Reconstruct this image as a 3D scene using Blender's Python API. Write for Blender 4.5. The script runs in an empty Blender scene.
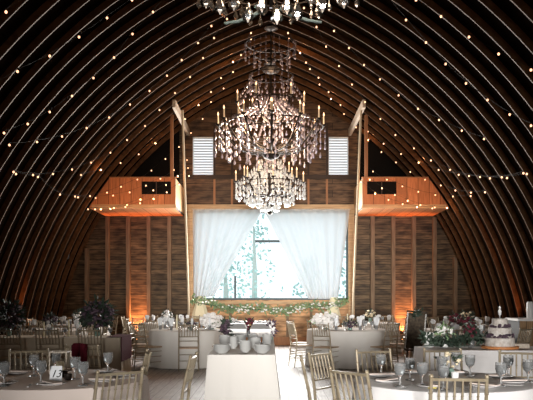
import bpy, math, random
from mathutils import Vector, Matrix, Euler
random.seed(7)
C = bpy.context.scene.collection
sc = bpy.context.scene
PI = math.pi
F = 720.0; CX = 269.0; HY = 296.0; EYE = 1.46

# ---------------- camera, world, light, exposure ----------------
cam = bpy.data.cameras.new('camera'); camo = bpy.data.objects.new('camera', cam); C.objects.link(camo)
camo.location = (0, 0, EYE); camo.rotation_euler = (PI / 2, 0, 0)
cam.sensor_width = 36; cam.lens = 36 * F / 533
cam.shift_x = -(CX - 266.5) / 533; cam.shift_y = (HY - 200) / 533
cam.clip_end = 200
sc.camera = camo
sc.view_settings.view_transform = 'Standard'; sc.view_settings.look = 'None'
sc.view_settings.gamma = 1; sc.view_settings.use_curve_mapping = False
sc.view_settings.exposure = 0.0
w = bpy.data.worlds.new('sky'); sc.world = w; w.use_nodes = True
bg = w.node_tree.nodes['Background']; bg.inputs[0].default_value = (0.88, 0.94, 1.0, 1); bg.inputs[1].default_value = 1.55
sc.cycles.use_denoising = True
sc.cycles.max_bounces = 6; sc.cycles.transparent_max_bounces = 12
sc.cycles.sample_clamp_indirect = 3.0; sc.cycles.sample_clamp_direct = 0
sc.cycles.caustics_reflective = False; sc.cycles.caustics_refractive = False

def light(name, kind, loc, energy, color, rot=(0, 0, 0), **kw):
    l = bpy.data.lights.new(name, kind); l.energy = energy; l.color = color
    for k, v in kw.items(): setattr(l, k, v)
    o = bpy.data.objects.new(name, l); C.objects.link(o); o.location = loc; o.rotation_euler = rot
    return o
DW = F / 33.6       # depth of the window wall
# big window's daylight; added rear lamp narrowed to a beam so the sides darken
light('window_daylight', 'AREA', (0, DW - 0.52, 2.70), 900, (1.0, 0.97, 0.93), (-PI / 2, 0, 0), shape='RECTANGLE', size=4.4, size_y=2.6)
light('rear_fill_beam', 'AREA', (0.9, -11.6, 1.9), 120, (1.0, 0.97, 0.93), (PI / 2 - .01, 0, .01), shape='RECTANGLE', size=3.0, size_y=2.6, spread=math.radians(20))

# ---------------- helpers ----------------
class MB:
    def __init__(s): s.v = []; s.f = []
    def add(s, vs, fs):
        n = len(s.v); s.v += [tuple(p) for p in vs]; s.f += [tuple(i + n for i in f) for f in fs]
        return s
    def box(s, c, d, rz=0, M=None):
        x, y, z = [k / 2 for k in d]
        vs = [Vector((i * x, j * y, k * z)) for i in (-1, 1) for j in (-1, 1) for k in (-1, 1)]
        R = M if M is not None else Matrix.Rotation(rz, 3, 'Z')
        vs = [R @ p + Vector(c) for p in vs]
        return s.add(vs, [(0, 1, 3, 2), (4, 6, 7, 5), (0, 4, 5, 1), (2, 3, 7, 6), (0, 2, 6, 4), (1, 5, 7, 3)])
    def bb(s, x0, x1, y0, y1, z0, z1):
        return s.box(((x0 + x1) / 2, (y0 + y1) / 2, (z0 + z1) / 2), (abs(x1 - x0), abs(y1 - y0), abs(z1 - z0)))
    def tube(s, pts, r, n=6, caps=True):
        pts = [Vector(p) for p in pts]; m = len(pts)
        rs = r if isinstance(r, (list, tuple)) else [r] * m
        n0 = len(s.v); up = None
        for i, p in enumerate(pts):
            t = (pts[min(i + 1, m - 1)] - pts[max(i - 1, 0)])
            if t.length < 1e-9: t = Vector((0, 0, 1))
            t.normalize()
            if up is None:
                a = Vector((1, 0, 0)) if abs(t.x) < 0.8 else Vector((0, 1, 0))
                up = (a - t * a.dot(t)).normalized()
            else:
                up = up - t * up.dot(t)
                up = up.normalized() if up.length > 1e-6 else Vector((1, 0, 0))
            b = t.cross(up)
            for k in range(n):
                a = 2 * PI * k / n
                s.v.append(tuple(p + (up * math.cos(a) + b * math.sin(a)) * rs[i]))
        for i in range(m - 1):
            for k in range(n):
                a = n0 + i * n + k; b_ = n0 + i * n + (k + 1) % n
                s.f.append((a, b_, b_ + n, a + n))
        if caps:
            s.f.append(tuple(n0 + k for k in reversed(range(n)))); s.f.append(tuple(n0 + (m - 1) * n + k for k in range(n)))
        return s
    def lathe(s, prof, c=(0, 0, 0), n=14, close=True):
        n0 = len(s.v); m = len(prof)
        for r, z in prof:
            for k in range(n):
                a = 2 * PI * k / n
                s.v.append((c[0] + max(r, 1e-4) * math.cos(a), c[1] + max(r, 1e-4) * math.sin(a), c[2] + z))
        for i in range(m - 1):
            for k in range(n):
                a = n0 + i * n + k; b = n0 + i * n + (k + 1) % n
                s.f.append((a, b, b + n, a + n))
        if close:
            s.f.append(tuple(n0 + k for k in reversed(range(n)))); s.f.append(tuple(n0 + (m - 1) * n + k for k in range(n)))
        return s
    def blob(s, c, r, sq=(1, 1, 1), n=6, m=4, jit=0.0):
        c = Vector(c); n0 = len(s.v)
        s.v.append(tuple(c + Vector((0, 0, r * sq[2]))))
        for i in range(1, m):
            t = PI * i / m
            for k in range(n):
                a = 2 * PI * (k + 0.5 * (i % 2)) / n; q = r * (1 + random.uniform(-jit, jit))
                s.v.append((c.x + q * sq[0] * math.sin(t) * math.cos(a), c.y + q * sq[1] * math.sin(t) * math.sin(a), c.z + q * sq[2] * math.cos(t)))
        s.v.append(tuple(c - Vector((0, 0, r * sq[2])))); last = len(s.v) - 1
        for k in range(n): s.f.append((n0, n0 + 1 + k, n0 + 1 + (k + 1) % n))
        for i in range(m - 2):
            for k in range(n):
                a = n0 + 1 + i * n + k; b = n0 + 1 + i * n + (k + 1) % n
                s.f.append((a, a + n, b + n, b))
        o = n0 + 1 + (m - 2) * n
        for k in range(n): s.f.append((last, o + (k + 1) % n, o + k))
        return s
    def leaf(s, c, L, W, d=None):
        c = Vector(c); d = Vector(d) if d is not None else Vector((random.gauss(0, 1), random.gauss(0, 1), random.gauss(0, 1)))
        d.normalize(); sd = d.cross(Vector((random.gauss(0, 1), random.gauss(0, 1), random.gauss(0, 1)))).normalized(); nn = d.cross(sd) * 0.12 * L
        return s.add([c, c + d * L * .45 + sd * W / 2 + nn, c + d * L, c + d * L * .45 - sd * W / 2 + nn, c + d * L * .5 - nn * .2], [(0, 1, 4), (1, 2, 4), (2, 3, 4), (3, 0, 4)])
    def drop(s, c, w_, h, n=6):   # cut-glass pendant: pointed top, full belly low down
        return s.lathe([(w_ * .08, 0), (w_ * .22, -h * .3), (w_ * .5, -h * .68), (w_ * .42, -h * .85), (w_ * .05, -h)], c, n)
    def build(s, name, mat, parent=None, smooth=True, loc=None):
        me = bpy.data.meshes.new(name); me.from_pydata(s.v, [], s.f); me.update()
        if smooth:
            me.polygons.foreach_set('use_smooth', [True] * len(me.polygons))
            try: me.set_sharp_from_angle(angle=math.radians(40))
            except Exception: pass
        o = bpy.data.objects.new(name, me); C.objects.link(o)
        for q in (mat if isinstance(mat, (list, tuple)) else [mat]): me.materials.append(q)
        if parent is not None: o.parent = parent
        if loc is not None: o.location = loc
        return o

def tag(o, label=None, cat=None, group=None, kind=None):
    if label: o['label'] = label
    if cat: o['category'] = cat
    if group: o['group'] = group
    if kind: o['kind'] = kind
    return o
def thing(name, label, cat, loc=(0, 0, 0), rz=0, group=None):
    o = bpy.data.objects.new(name, None); C.objects.link(o); o.empty_display_size = 0.1
    o.location = loc; o.rotation_euler = (0, 0, rz)
    return tag(o, label, cat, group)
KIDS = {}
def dup(o, parent=None):
    c = o.copy(); C.objects.link(c)
    if parent is not None: c.parent = parent
    for ch in o.children: dup(ch, c)
    return c
def at(px, s, z=0.0): return Vector(((px - CX) / s, F / s, z))
def zof(py, s): return EYE + (HY - py) / s

# ---------------- materials ----------------
def mat(name, col, rough=0.5, metal=0.0, trans=0.0, emit=None, es=0.0, spec=0.5, col2=None, scale=8, stretch=(1, 1, 1), bump=0.0, ior=1.45, alpha=1.0, sheen=0.0):
    m = bpy.data.materials.new(name); m.use_nodes = True; nt = m.node_tree; b = nt.nodes['Principled BSDF']
    b.inputs['Base Color'].default_value = (*col, 1); b.inputs['Roughness'].default_value = rough
    b.inputs['Metallic'].default_value = metal; b.inputs['Transmission Weight'].default_value = trans
    b.inputs['Specular IOR Level'].default_value = spec; b.inputs['IOR'].default_value = ior; b.inputs['Alpha'].default_value = alpha
    if emit: b.inputs['Emission Color'].default_value = (*emit, 1); b.inputs['Emission Strength'].default_value = es
    if col2 or bump:
        tc = nt.nodes.new('ShaderNodeTexCoord'); mp = nt.nodes.new('ShaderNodeMapping'); mp.inputs['Scale'].default_value = stretch
        nz = nt.nodes.new('ShaderNodeTexNoise'); nz.inputs['Scale'].default_value = scale; nz.inputs['Detail'].default_value = 5
        nt.links.new(tc.outputs['Object'], mp.inputs[0]); nt.links.new(mp.outputs[0], nz.inputs['Vector'])
        if col2:
            rp = nt.nodes.new('ShaderNodeValToRGB'); rp.color_ramp.elements[0].position = .35; rp.color_ramp.elements[1].position = .68
            rp.color_ramp.elements[0].color = (*col, 1); rp.color_ramp.elements[1].color = (*col2, 1)
            nt.links.new(nz.outputs['Fac'], rp.inputs[0]); nt.links.new(rp.outputs[0], b.inputs['Base Color'])
        if bump:
            bp = nt.nodes.new('ShaderNodeBump'); bp.inputs['Strength'].default_value = bump; bp.inputs['Distance'].default_value = .02
            nt.links.new(nz.outputs['Fac'], bp.inputs['Height']); nt.links.new(bp.outputs[0], b.inputs['Normal'])
    return m
def planks(name, col, col2, plane='XZ', w=0.16, L=3.0, rough=.6, gap=(.004, .003, .002), var=.5, spec=.3, knots=True):
    # boards: long axis = first letter of plane
    m = bpy.data.materials.new(name); m.use_nodes = True; nt = m.node_tree; b = nt.nodes['Principled BSDF']; N = nt.nodes.new; K = nt.links.new
    tc = N('ShaderNodeTexCoord'); sp = N('ShaderNodeSeparateXYZ'); cb = N('ShaderNodeCombineXYZ')
    K(tc.outputs['Object'], sp.inputs[0]); K(sp.outputs[plane[0]], cb.inputs[0]); K(sp.outputs[plane[1]], cb.inputs[1])
    br = N('ShaderNodeTexBrick'); br.inputs['Scale'].default_value = 1; br.inputs['Brick Width'].default_value = L; br.inputs['Row Height'].default_value = w
    br.inputs['Mortar Size'].default_value = .006; br.inputs['Mortar Smooth'].default_value = .2; br.offset = .37; br.inputs['Bias'].default_value = 0
    br.inputs['Color1'].default_value = (*[c * (1 - var * .5) for c in col], 1); br.inputs['Color2'].default_value = (*[min(1, c * (1 + var)) for c in col], 1); br.inputs['Mortar'].default_value = (*gap, 1)
    K(cb.outputs[0], br.inputs['Vector'])
    mp = N('ShaderNodeMapping'); mp.inputs['Scale'].default_value = (1.3, 14, 1); K(cb.outputs[0], mp.inputs[0])
    nz = N('ShaderNodeTexNoise'); nz.inputs['Scale'].default_value = 2; nz.inputs['Detail'].default_value = 6; K(mp.outputs[0], nz.inputs['Vector'])
    rp = N('ShaderNodeValToRGB'); rp.color_ramp.elements[0].position = .38; rp.color_ramp.elements[1].position = .7; K(nz.outputs['Fac'], rp.inputs[0])
    mx = N('ShaderNodeMix'); mx.data_type = 'RGBA'; K(rp.outputs[0], mx.inputs[0]); K(br.outputs['Color'], mx.inputs[6]); mx.inputs[7].default_value = (*col2, 1)
    m2 = N('ShaderNodeMix'); m2.data_type = 'RGBA'; K(br.outputs['Fac'], m2.inputs[0]); K(mx.outputs[2], m2.inputs[6]); m2.inputs[7].default_value = (*gap, 1)
    out = m2.outputs[2]
    if knots:
        n2 = N('ShaderNodeTexNoise'); n2.inputs['Scale'].default_value = 2.6; n2.inputs['Detail'].default_value = 2; mp2 = N('ShaderNodeMapping'); mp2.inputs['Scale'].default_value = (1, 2.6, 1)
        K(cb.outputs[0], mp2.inputs[0]); K(mp2.outputs[0], n2.inputs['Vector'])
        r2 = N('ShaderNodeValToRGB'); r2.color_ramp.elements[0].position = .3; r2.color_ramp.elements[0].color = (.3, .27, .25, 1); r2.color_ramp.elements[1].position = .6; r2.color_ramp.elements[1].color = (1.15, 1.12, 1.1, 1)
        K(n2.outputs['Fac'], r2.inputs[0]); m3 = N('ShaderNodeMix'); m3.data_type = 'RGBA'; m3.blend_type = 'MULTIPLY'; m3.inputs[0].default_value = .9
        K(out, m3.inputs[6]); K(r2.outputs[0], m3.inputs[7]); out = m3.outputs[2]
    K(out, b.inputs['Base Color']); b.inputs['Roughness'].default_value = rough; b.inputs['Specular IOR Level'].default_value = spec
    bp = N('ShaderNodeBump'); bp.inputs['Strength'].default_value = .5; bp.inputs['Distance'].default_value = .01; bp.invert = True
    K(br.outputs['Fac'], bp.inputs['Height']); K(bp.outputs[0], b.inputs['Normal'])
    return m
M = {}
M['wall'] = planks('weathered_barn_boards', (.145, .098, .053), (.050, .034, .019), 'XZ', .15)
M['wallup'] = planks('brown_gable_boards', (.15, .088, .048), (.07, .038, .02), 'XZ', .2, knots=True)
M['pine'] = planks('honey_pine_boards', (.62, .37, .19), (.45, .25, .12), 'XZ', .21, var=.25)
M['balc'] = planks('fir_balcony_boards', (.50, .19, .075), (.36, .13, .05), 'ZX', .3, 3, var=.3, knots=False)
M['floor'] = planks('worn_painted_floorboards', (.34, .32, .31), (.20, .18, .17), 'YX', .14, 3.5, rough=.5, gap=(.08, .07, .06), var=.35, spec=.5, knots=False)
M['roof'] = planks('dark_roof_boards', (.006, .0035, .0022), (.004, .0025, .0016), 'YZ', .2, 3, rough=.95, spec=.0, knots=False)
M['rib'] = mat('arch_rib_wood', (.13, .060, .026), .55, col2=(.065, .029, .012), scale=5, stretch=(2, 8, 2), spec=.42)
M['rib'].node_tree.nodes['Principled BSDF'].inputs['Specular Tint'].default_value = (1, .72, .48, 1)
M['stud'] = mat('wall_stud_wood', (.26, .18, .11), .7, col2=(.16, .10, .06), scale=4, stretch=(6, 6, .6))
M['beam'] = mat('warm_beam_wood', (.60, .40, .22), .6, col2=(.42, .26, .13), scale=4, stretch=(.6, 6, 6))
M['darkbeam'] = mat('dark_beam_wood', (.05, .03, .02), .7)
M['post'] = mat('orange_post_wood', (.42, .19, .08), .6, col2=(.30, .13, .055), scale=4, stretch=(6, 6, .5))
M['pale'] = mat('pale_planed_wood', (.62, .55, .46), .6, col2=(.42, .34, .26), scale=9, stretch=(5, 1, 5))
M['rope'] = mat('tan_rope', (.50, .42, .30), .9, bump=.3, scale=60)
M['black'] = mat('black_shade_panel', (.008, .007, .006), .9, spec=.1)  # black that stands in for shade above the balconies
M['blackmetal'] = mat('black_metal', (.02, .02, .022), .4, metal=.6)
M['frame'] = mat('dark_window_frame', (.03, .06, .07), .5)
M['linen'] = mat('ivory_linen', (.63, .605, .57), .9, bump=.05, scale=200, spec=.1)
M['linen2'] = mat('pale_grey_linen', (.70, .68, .675), .9, bump=.05, scale=200, spec=.1)
M['blush'] = mat('blush_linen', (.68, .585, .53), .9, bump=.05, scale=200, spec=.1)
M['tan'] = mat('tan_linen', (.52, .44, .34), .9, bump=.05, scale=200, spec=.1)
M['burg'] = mat('burgundy_cloth', (.07, .008, .014), .9, spec=.05, bump=.1, scale=60)
M['white'] = mat('white_china', (.80, .80, .79), .35)
M['napkin'] = mat('white_napkin', (.78, .80, .82), .9)
M['cream'] = mat('cream_cloth', (.80, .73, .52), .9)
M['chair'] = mat('champagne_chair_wood', (.34, .285, .20), .35, metal=.3, col2=(.25, .20, .135), scale=12)
M['seat'] = mat('worn_tan_seat', (.40, .29, .19), .6, col2=(.32, .22, .14), scale=10)
M['bowl'] = mat('grey_stoneware', (.42, .42, .41), .4)
M['steel'] = mat('brushed_steel', (.42, .41, .40), .5, metal=.5)
M['acrylic'] = mat('clear_acrylic', (.86, .90, .92), .15, trans=.6, ior=1.3)
M['glass'] = mat('pressed_goblet_glass', (.93, .95, .96), .08, trans=.85, ior=1.25)
M["crystal"] = mat("cut_crystal", (.78, .69, .77), .10, trans=.6, ior=1.5, spec=.9)
M['crystalw'] = mat('clear_cut_crystal', (.93, .97, .98), .12, trans=.35, ior=1.5, spec=.9)
M['iron'] = mat('dark_bronze', (.035, .028, .024), .4, metal=.7)
M['verdi'] = mat('pale_green_glass_arm', (.34, .42, .38), .3, trans=.2)
M['candle'] = mat('ivory_candle', (.85, .70, .48), .6, emit=(1, .6, .3), es=.25)
M['flame'] = mat('lit_bulb_warm', (1, .7, .4), .5, emit=(1.0, .55, .30), es=3)
M['bulb'] = mat('festoon_bulb_lit', (1, .75, .5), .5, emit=(1.0, .50, .28), es=2.6)
M['socket'] = mat('black_socket_cable', (.01, .01, .01), .7)
M['leaf'] = mat('garland_leaf', (.16, .27, .13), .6, col2=(.28, .38, .20), scale=6)
M['leafd'] = mat('dark_foliage', (.022, .038, .026), .6, col2=(.045, .07, .045), scale=6)
M['petalw'] = mat('white_petals', (.88, .86, .84), .8)
M['petalp'] = mat('dusky_plum_petals', (.045, .028, .045), .8, col2=(.13, .085, .11), scale=20)
M['petalr'] = mat('burgundy_petals', (.13, .015, .03), .8)
M['petalc'] = mat('cream_petals', (.70, .60, .42), .8)
M['bark'] = mat('dark_bark_board', (.035, .025, .016), .85, col2=(.10, .075, .05), scale=18, bump=.6)
M['cake'] = mat('white_frosting', (.74, .70, .66), .7, col2=(.50, .44, .38), scale=22, bump=.3)
M['caramel'] = mat('orange_wood_slice', (.60, .25, .09), .6)
M['ink'] = mat('black_ink', (.01, .01, .01), .8)
M['food'] = mat('roasted_orange_food', (.60, .30, .12), .7, col2=(.45, .18, .06), scale=30)
M['amber'] = mat('amber_led_lens', (1, .4, .12), .3, emit=(1, .35, .1), es=6)
M['lens'] = mat('spotlight_lens', (.8, .8, .75), .2, emit=(1, .9, .75), es=.4)
M['louver'] = mat('white_louver', (.75, .80, .83), .6)
M['paletrunk'] = mat('pale_trunk', (.5, .55, .52), .9)
M['crystaln'] = mat('amber_clear_crystal', (.95, .88, .80), .05, trans=.92, ior=1.5)
M['sage'] = mat('sage_glass', (.25, .38, .32), .2, trans=.3)
for k in ('bulb', 'flame', 'candle', 'amber', 'lens'):
    try: M[k].cycles.emission_sampling = 'NONE'
    except Exception: pass
def cloth_sheer():
    m = bpy.data.materials.new('sheer_white_voile'); m.use_nodes = True; nt = m.node_tree; N = nt.nodes.new; K = nt.links.new
    for n in list(nt.nodes):
        if n.type == 'BSDF_PRINCIPLED': nt.nodes.remove(n)
    out = nt.nodes['Material Output']
    tr = N('ShaderNodeBsdfTransparent'); tr.inputs[0].default_value = (1, 1, 1, 1)
    tl = N('ShaderNodeBsdfTranslucent'); tl.inputs[0].default_value = (.93, .95, .97, 1)
    df = N('ShaderNodeBsdfDiffuse'); df.inputs[0].default_value = (.84, .86, .88, 1)
    a = N('ShaderNodeMixShader'); a.inputs[0].default_value = .2; K(tl.outputs[0], a.inputs[1]); K(df.outputs[0], a.inputs[2])
    b = N('ShaderNodeMixShader'); b.inputs[0].default_value = .88; K(tr.outputs[0], b.inputs[1]); K(a.outputs[0], b.inputs[2]); K(b.outputs[0], out.inputs[0])
    return m
M['sheer'] = cloth_sheer()

# ---------------- arch profile ----------------
AR, ACX, ACZ = 9.0, -2.768, -0.906
def arch(t, r=AR):      # t 0..1 from floor to ridge on the right side
    r_ = r
    th0 = math.asin(-ACZ / r_); th1 = math.acos(-ACX / r_)
    th = th0 + (th1 - th0) * t
    return ACX + r_ * math.cos(th), ACZ + r_ * math.sin(th)
def halfw(z, r=AR): return ACX + math.sqrt(max(0, r * r - (z - ACZ) ** 2))
Y0, Y1 = -12.0, DW

# floor, roof, walls
tag(MB().bb(-8, 8, Y0 - 1, Y1 + .1, -.1, 0).build('floor', M['floor'], smooth=False), 'worn pale painted floorboards', kind='structure')
NR = 28
def shell(r0, r1, y0, y1, n):
    mb = MB(); prof = []
    for sgn in (-1, 1):
        seq = [arch(i / n, r0) for i in range(n + 1)]; seo = [arch(i / n, r1) for i in range(n + 1)]
        for i in range(n):
            a, b, c, d = seq[i], seq[i + 1], seo[i + 1], seo[i]
            vs = [(sgn * p[0], y, p[1]) for y in (y0, y1) for p in (a, b, c, d)]
            mb.add(vs, [(0, 1, 2, 3), (7, 6, 5, 4), (0, 4, 5, 1), (3, 2, 6, 7)])
    return mb
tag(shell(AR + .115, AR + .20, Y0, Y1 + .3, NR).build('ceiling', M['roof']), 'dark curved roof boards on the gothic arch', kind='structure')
rib0 = None; ys = []
y = 16.82
while y - .605 > -4: y -= .605
while y < Y1 - .2:
    ys.append(y); y += .605
for i, y in enumerate(ys):
    if rib0 is None:
        rib0 = shell(AR, AR + .12, -.012, .012, NR).build('ceiling_rib', M['rib']); o = rib0
    else:
        o = rib0.copy(); C.objects.link(o)
    o.location = (0, y, 0); tag(o, 'curved wooden arch rib', kind='structure', group='arch ribs of the barn roof')

def wallgrid(xs, zs, holes, y0, y1):
    mb = MB()
    for a, b in zip(xs, xs[1:]):
        for c, d in zip(zs, zs[1:]):
            mx, mz = (a + b) / 2, (c + d) / 2
            if any(h[0] < mx < h[1] and h[2] < mz < h[3] for h in holes): continue
            mb.bb(a, b, y0, y1, c, d)
    return mb
WX0, WX1, WZ0, WZ1 = -2.22, 2.36, 1.34, 3.99
LV = [(-2.27, -1.65, 5.04, 6.19), (1.77, 2.36, 5.04, 6.19)]
holes = [(WX0, WX1, WZ0, WZ1)] + LV
tag(wallgrid([-6.5, -2.27, -2.22, -1.65, 1.77, 2.36, 6.5], [0, WZ0, WZ1, 5.04, 6.19, 8.2], holes, DW, DW + .14).build('wall_back', M['wall'], smooth=False), 'weathered horizontal barn boards', kind='structure')
tag(wallgrid([-6.5, -1.6, 1.6, 6.5], [0, 3.0, 8.2], [(-1.6, 1.6, -1, 3.0)], Y0 - .1, Y0).build('wall_front', M['wall'], smooth=False), 'barn wall behind the camera with open doorway', kind='structure')
yi = DW
# upper gable boards, pine dado, header and rails
mb = wallgrid([-2.6, -2.27, -1.65, 1.77, 2.36, 2.6], [4.17, 5.04, 6.19, 6.6], LV, yi - .03, yi)
mb.add([(-2.6, yi - .03, 6.6), (2.6, yi - .03, 6.6), (0, yi - .03, 7.9), (-2.6, yi, 6.6), (2.6, yi, 6.6), (0, yi, 7.9)], [(0, 1, 2), (3, 5, 4)])
tag(mb.build('wall_gable', M['wallup'], smooth=False), 'brown gable boards above the window', kind='structure')
tag(MB().bb(WX0 - .1, WX1 + .1, yi - .04, yi, 0.0, WZ0).build('wall_dado', M['pine'], smooth=False), 'honey pine boards under the window', kind='structure')
ntrim = [0]
def trim(mb, m, label):
    ntrim[0] += 1
    return tag(mb.build('trim_%d' % ntrim[0], m, smooth=False), label, kind='structure')
trim(MB().bb(-2.5, 2.6, yi - .12, yi - .03, 3.98, 4.17), M['beam'], 'pale header beam over the window')
trim(MB().bb(-2.6, 2.6, yi - .10, yi - .03, 4.93, 5.05), M['darkbeam'], 'dark rail under the louvres')
trim(MB().bb(WX0 - .08, WX1 + .08, yi - .16, yi - .02, WZ0 - .12, WZ0 - .03), M['beam'], 'pine window sill')
trim(MB().bb(WX0 - .1, WX1 + .1, yi - .08, yi - .04, 0, .24), M['post'], 'orange base board under the window')
for x in (-2.32, 2.44):
    trim(MB().bb(x - .09, x + .09, yi - .14, yi, 0, 4.17), M['beam'], 'pale jamb post beside the window')
for x in (-1.62, -1.1, 1.17, 1.72):
    trim(MB().bb(x - .03, x + .03, yi - .06, yi - .03, 4.17, 4.93), M['post'], 'thin gable batten')
    trim(MB().bb(x - .03, x + .03, yi - .06, yi - .03, 5.05, 6.6), M['darkbeam'], 'thin dark gable batten')
for x in (-1.15, 0.55, 1.25):
    trim(MB().bb(x - .04, x + .04, yi - .08, yi - .04, .24, WZ0 - .12), M['stud'], 'batten on the pine dado')
for k in range(1, 6):
    for sg in (-1, 1):
        x = (-2.32 if sg < 0 else 2.44) + sg * (.02 + .612 * k)
        zt = 3.95 if k < 6 else 3
        if abs(x) > halfw(1.5): continue
        zt = min(3.88, ACZ + math.sqrt(AR ** 2 - (abs(x) - ACX) ** 2))
        trim(MB().bb(x - .055, x + .055, yi - .13, yi, 0, zt), M['stud'], 'vertical wall stud')
# added black panels, the shade on the boards above the balconies put into colour
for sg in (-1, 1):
    trim(MB().bb(sg * 2.66, sg * 6.0, yi - .05, yi, 4.55, 7.6), M['black'], 'black panel in place of shade above the balcony')

# louvred gable windows
def louvers(i, h):
    t = thing('window_%d' % i, 'white louvred gable window', None, ((h[0] + h[1]) / 2, yi, h[2])); t['kind'] = 'structure'
    wd = h[1] - h[0]; ht = h[3] - h[2]
    fm = MB()
    for sx in (-1, 1): fm.bb(sx * (wd / 2 - .02), sx * wd / 2, -.02, .14, 0, ht)
    fm.bb(-wd / 2, wd / 2, -.02, .14, 0, .04); fm.bb(-wd / 2, wd / 2, -.02, .14, ht - .04, ht)
    fm.build('window_frame', M['louver'], t, smooth=False)
    sm = MB(); n = 13
    R = Matrix.Rotation(math.radians(48), 3, 'X')
    for k in range(n):
        sm.box((0, .06, .1 + (ht - .2) * k / (n - 1)), (wd - .04, .075, .008), M=R)
    sm.build('louver_slats', M['louver'], t, smooth=False)
louvers(2, LV[0]); louvers(3, LV[1])

# main window: dark frame and mullions in the opening, glass pane
t = thing('window_1', 'large picture window behind sheer curtains', None, ((WX0 + WX1) / 2, yi + .07, WZ0)); t['kind'] = 'structure'
hw = (WX1 - WX0) / 2; hh = WZ1 - WZ0
fm = MB()
for sx in (-1, 1): fm.bb(sx * (hw - .06), sx * hw, -.03, .03, 0, hh)
fm.bb(-hw, hw, -.03, .03, 0, .06); fm.bb(-hw, hw, -.03, .03, hh - .06, hh)
fm.build('window_frame', M['frame'], t, smooth=False)
MB().bb(-1.08 - .03, -1.08 + .03, -.025, .025, .06, .72).build('mullion', M['frame'], t, smooth=False)
MB().bb(1.12 - .03, 1.12 + .03, -.025, .025, .06, .2).build('mullion', M['frame'], t, smooth=False)
MB().bb(-.48, .30, -.03, .03, 1.72, 1.79).build('transom_bar', M['frame'], t, smooth=False)
gm = bpy.data.materials.new('window_glass'); gm.use_nodes = True; nt = gm.node_tree
nt.nodes.remove(nt.nodes['Principled BSDF']); tr = nt.nodes.new('ShaderNodeBsdfTransparent'); tr.inputs[0].default_value = (.95, .98, .98, 1)
gl = nt.nodes.new('ShaderNodeBsdfGlossy'); gl.inputs['Roughness'].default_value = .05; mx = nt.nodes.new('ShaderNodeMixShader'); mx.inputs[0].default_value = .0
nt.links.new(tr.outputs[0], mx.inputs[1]); nt.links.new(gl.outputs[0], mx.inputs[2]); nt.links.new(mx.outputs[0], nt.nodes['Material Output'].inputs[0])
MB().bb(-hw + .05, hw - .05, .035, .041, .05, hh - .05).build('pane', gm, t, smooth=False)

# outside: ground made pale to bounce light onto the curtains, and trees
tag(MB().bb(-30, 30, Y1 + .2, 60, -.4, -.3).build('ground_outside', mat('pale_bounce_ground', (.62, .64, .60), .9, col2=(.7, .7, .66), scale=2), smooth=False), 'ground outside the window, made pale to bounce light', kind='structure')
LFO = mat('outdoor_leaf', (.36, .58, .56), .7, col2=(.62, .78, .74), scale=1.5)
for i, (x, y, h, r, nm) in enumerate([(-1.9, 31, 4.2, 1.5, 'leafy tree outside, seen through the left curtain gap'), (-.7, 33, 6.2, 1.5, 'tallest leafy tree outside behind the middle of the window'), (1.9, 33, 3.4, 1.2, 'low leafy tree outside toward the right curtain'), (3.6, 31, 4.6, 1.1, 'leafy tree outside at the far right window edge')]):
    t = thing('tree', nm, 'tree', (x, y, -.3))
    MB().tube([(0, 0, 0), (.05, 0, h * .4), (0, .05, h * .8)], [.16, .12, .04], 8).build('trunk', M['paletrunk'], t)
    m_ = MB()
    for k in range(330):
        a = random.uniform(0, 2 * PI); u = random.random() ** .5; zz = random.random()
        rr = r * u * (1.1 - .85 * zz)
        m_.leaf((rr * math.cos(a), rr * math.sin(a), h * (.12 + .9 * zz)), .22, .14)
    m_.build('crown', LFO, t, smooth=False)

# ---------------- curtains ----------------
def curtain(name, label, top, bot, tail, rodz=WZ1 + .02, seed=0):
    # top/bot: x ranges at rod and at the tie-back; pleated sheet with real folds
    yb = yi - .22; nu, nv = 110, 26; th = .0
    m_ = MB(); n0 = 0
    for j in range(nv + 1):
        v = j / nv; z = rodz + (bot[2] - rodz) * v
        for i in range(nu + 1):
            u = i / nu
            xt = top[0] + (top[1] - top[0]) * u; e = v ** bot[3]
            # inner edge sweeps to the tie-back, outer edge drops straight
            xb = bot[0] + (bot[1] - bot[0]) * u
            x = xt + (xb - xt) * e
            fold = math.sin(u * 46 + seed) * .022 + math.sin(u * 17 + seed * 2) * .015
            m_.v.append((x, yb + fold * (1 + .5 * v) - .10 * v, z - (1 - abs(2 * u - 1)) * 0 - bot[4] * (u if bot[5] else 1 - u) * v))
    for j in range(nv):
        for i in range(nu):
            a = j * (nu + 1) + i; m_.f.append((a, a + 1, a + nu + 2, a + nu + 1))
    t = thing(name, label, 'curtain', (0, 0, 0))
    m_.build('curtain_panel', M['sheer'], t)
    tx, tz0, tz1, w0, w1 = tail
    q = MB(); n = 20; rows = 8
    for j in range(rows + 1):
        v = j / rows; z = tz0 + (tz1 - tz0) * v; ww = w0 + (w1 - w0) * v
        for k in range(n):
            a = 2 * PI * k / n; f_ = 1 + .18 * math.sin(5 * a)
            q.v.append((tx + ww * f_ * math.cos(a), yb - .12 + .07 * f_ * math.sin(a), z))
    for j in range(rows):
        for k in range(n):
            a = j * n + k; b = j * n + (k + 1) % n; q.f.append((a, b, b + n, a + n))
    q.f.append(tuple(range(n))); q.f.append(tuple(rows * n + k for k in range(n)))
    q.build('tied_tail', M['cream'], t)
curtain('sheer_curtain', 'sheer white curtain panel swept to the left side of the big window', (WX0 - .03, -.18), (WX0 + .0, -1.62, 1.40, 1.0, -.05, True), (-2.02, 1.45, .80, .08, .24), seed=.3)
curtain('sheer_curtain', 'sheer white curtain panel swept to the right side of the big window', (-.16, WX1 + .02), (1.15, 2.02, 1.36, 1.0, -.02, False), (1.88, 1.42, .78, .08, .22), seed=1.7)
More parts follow.
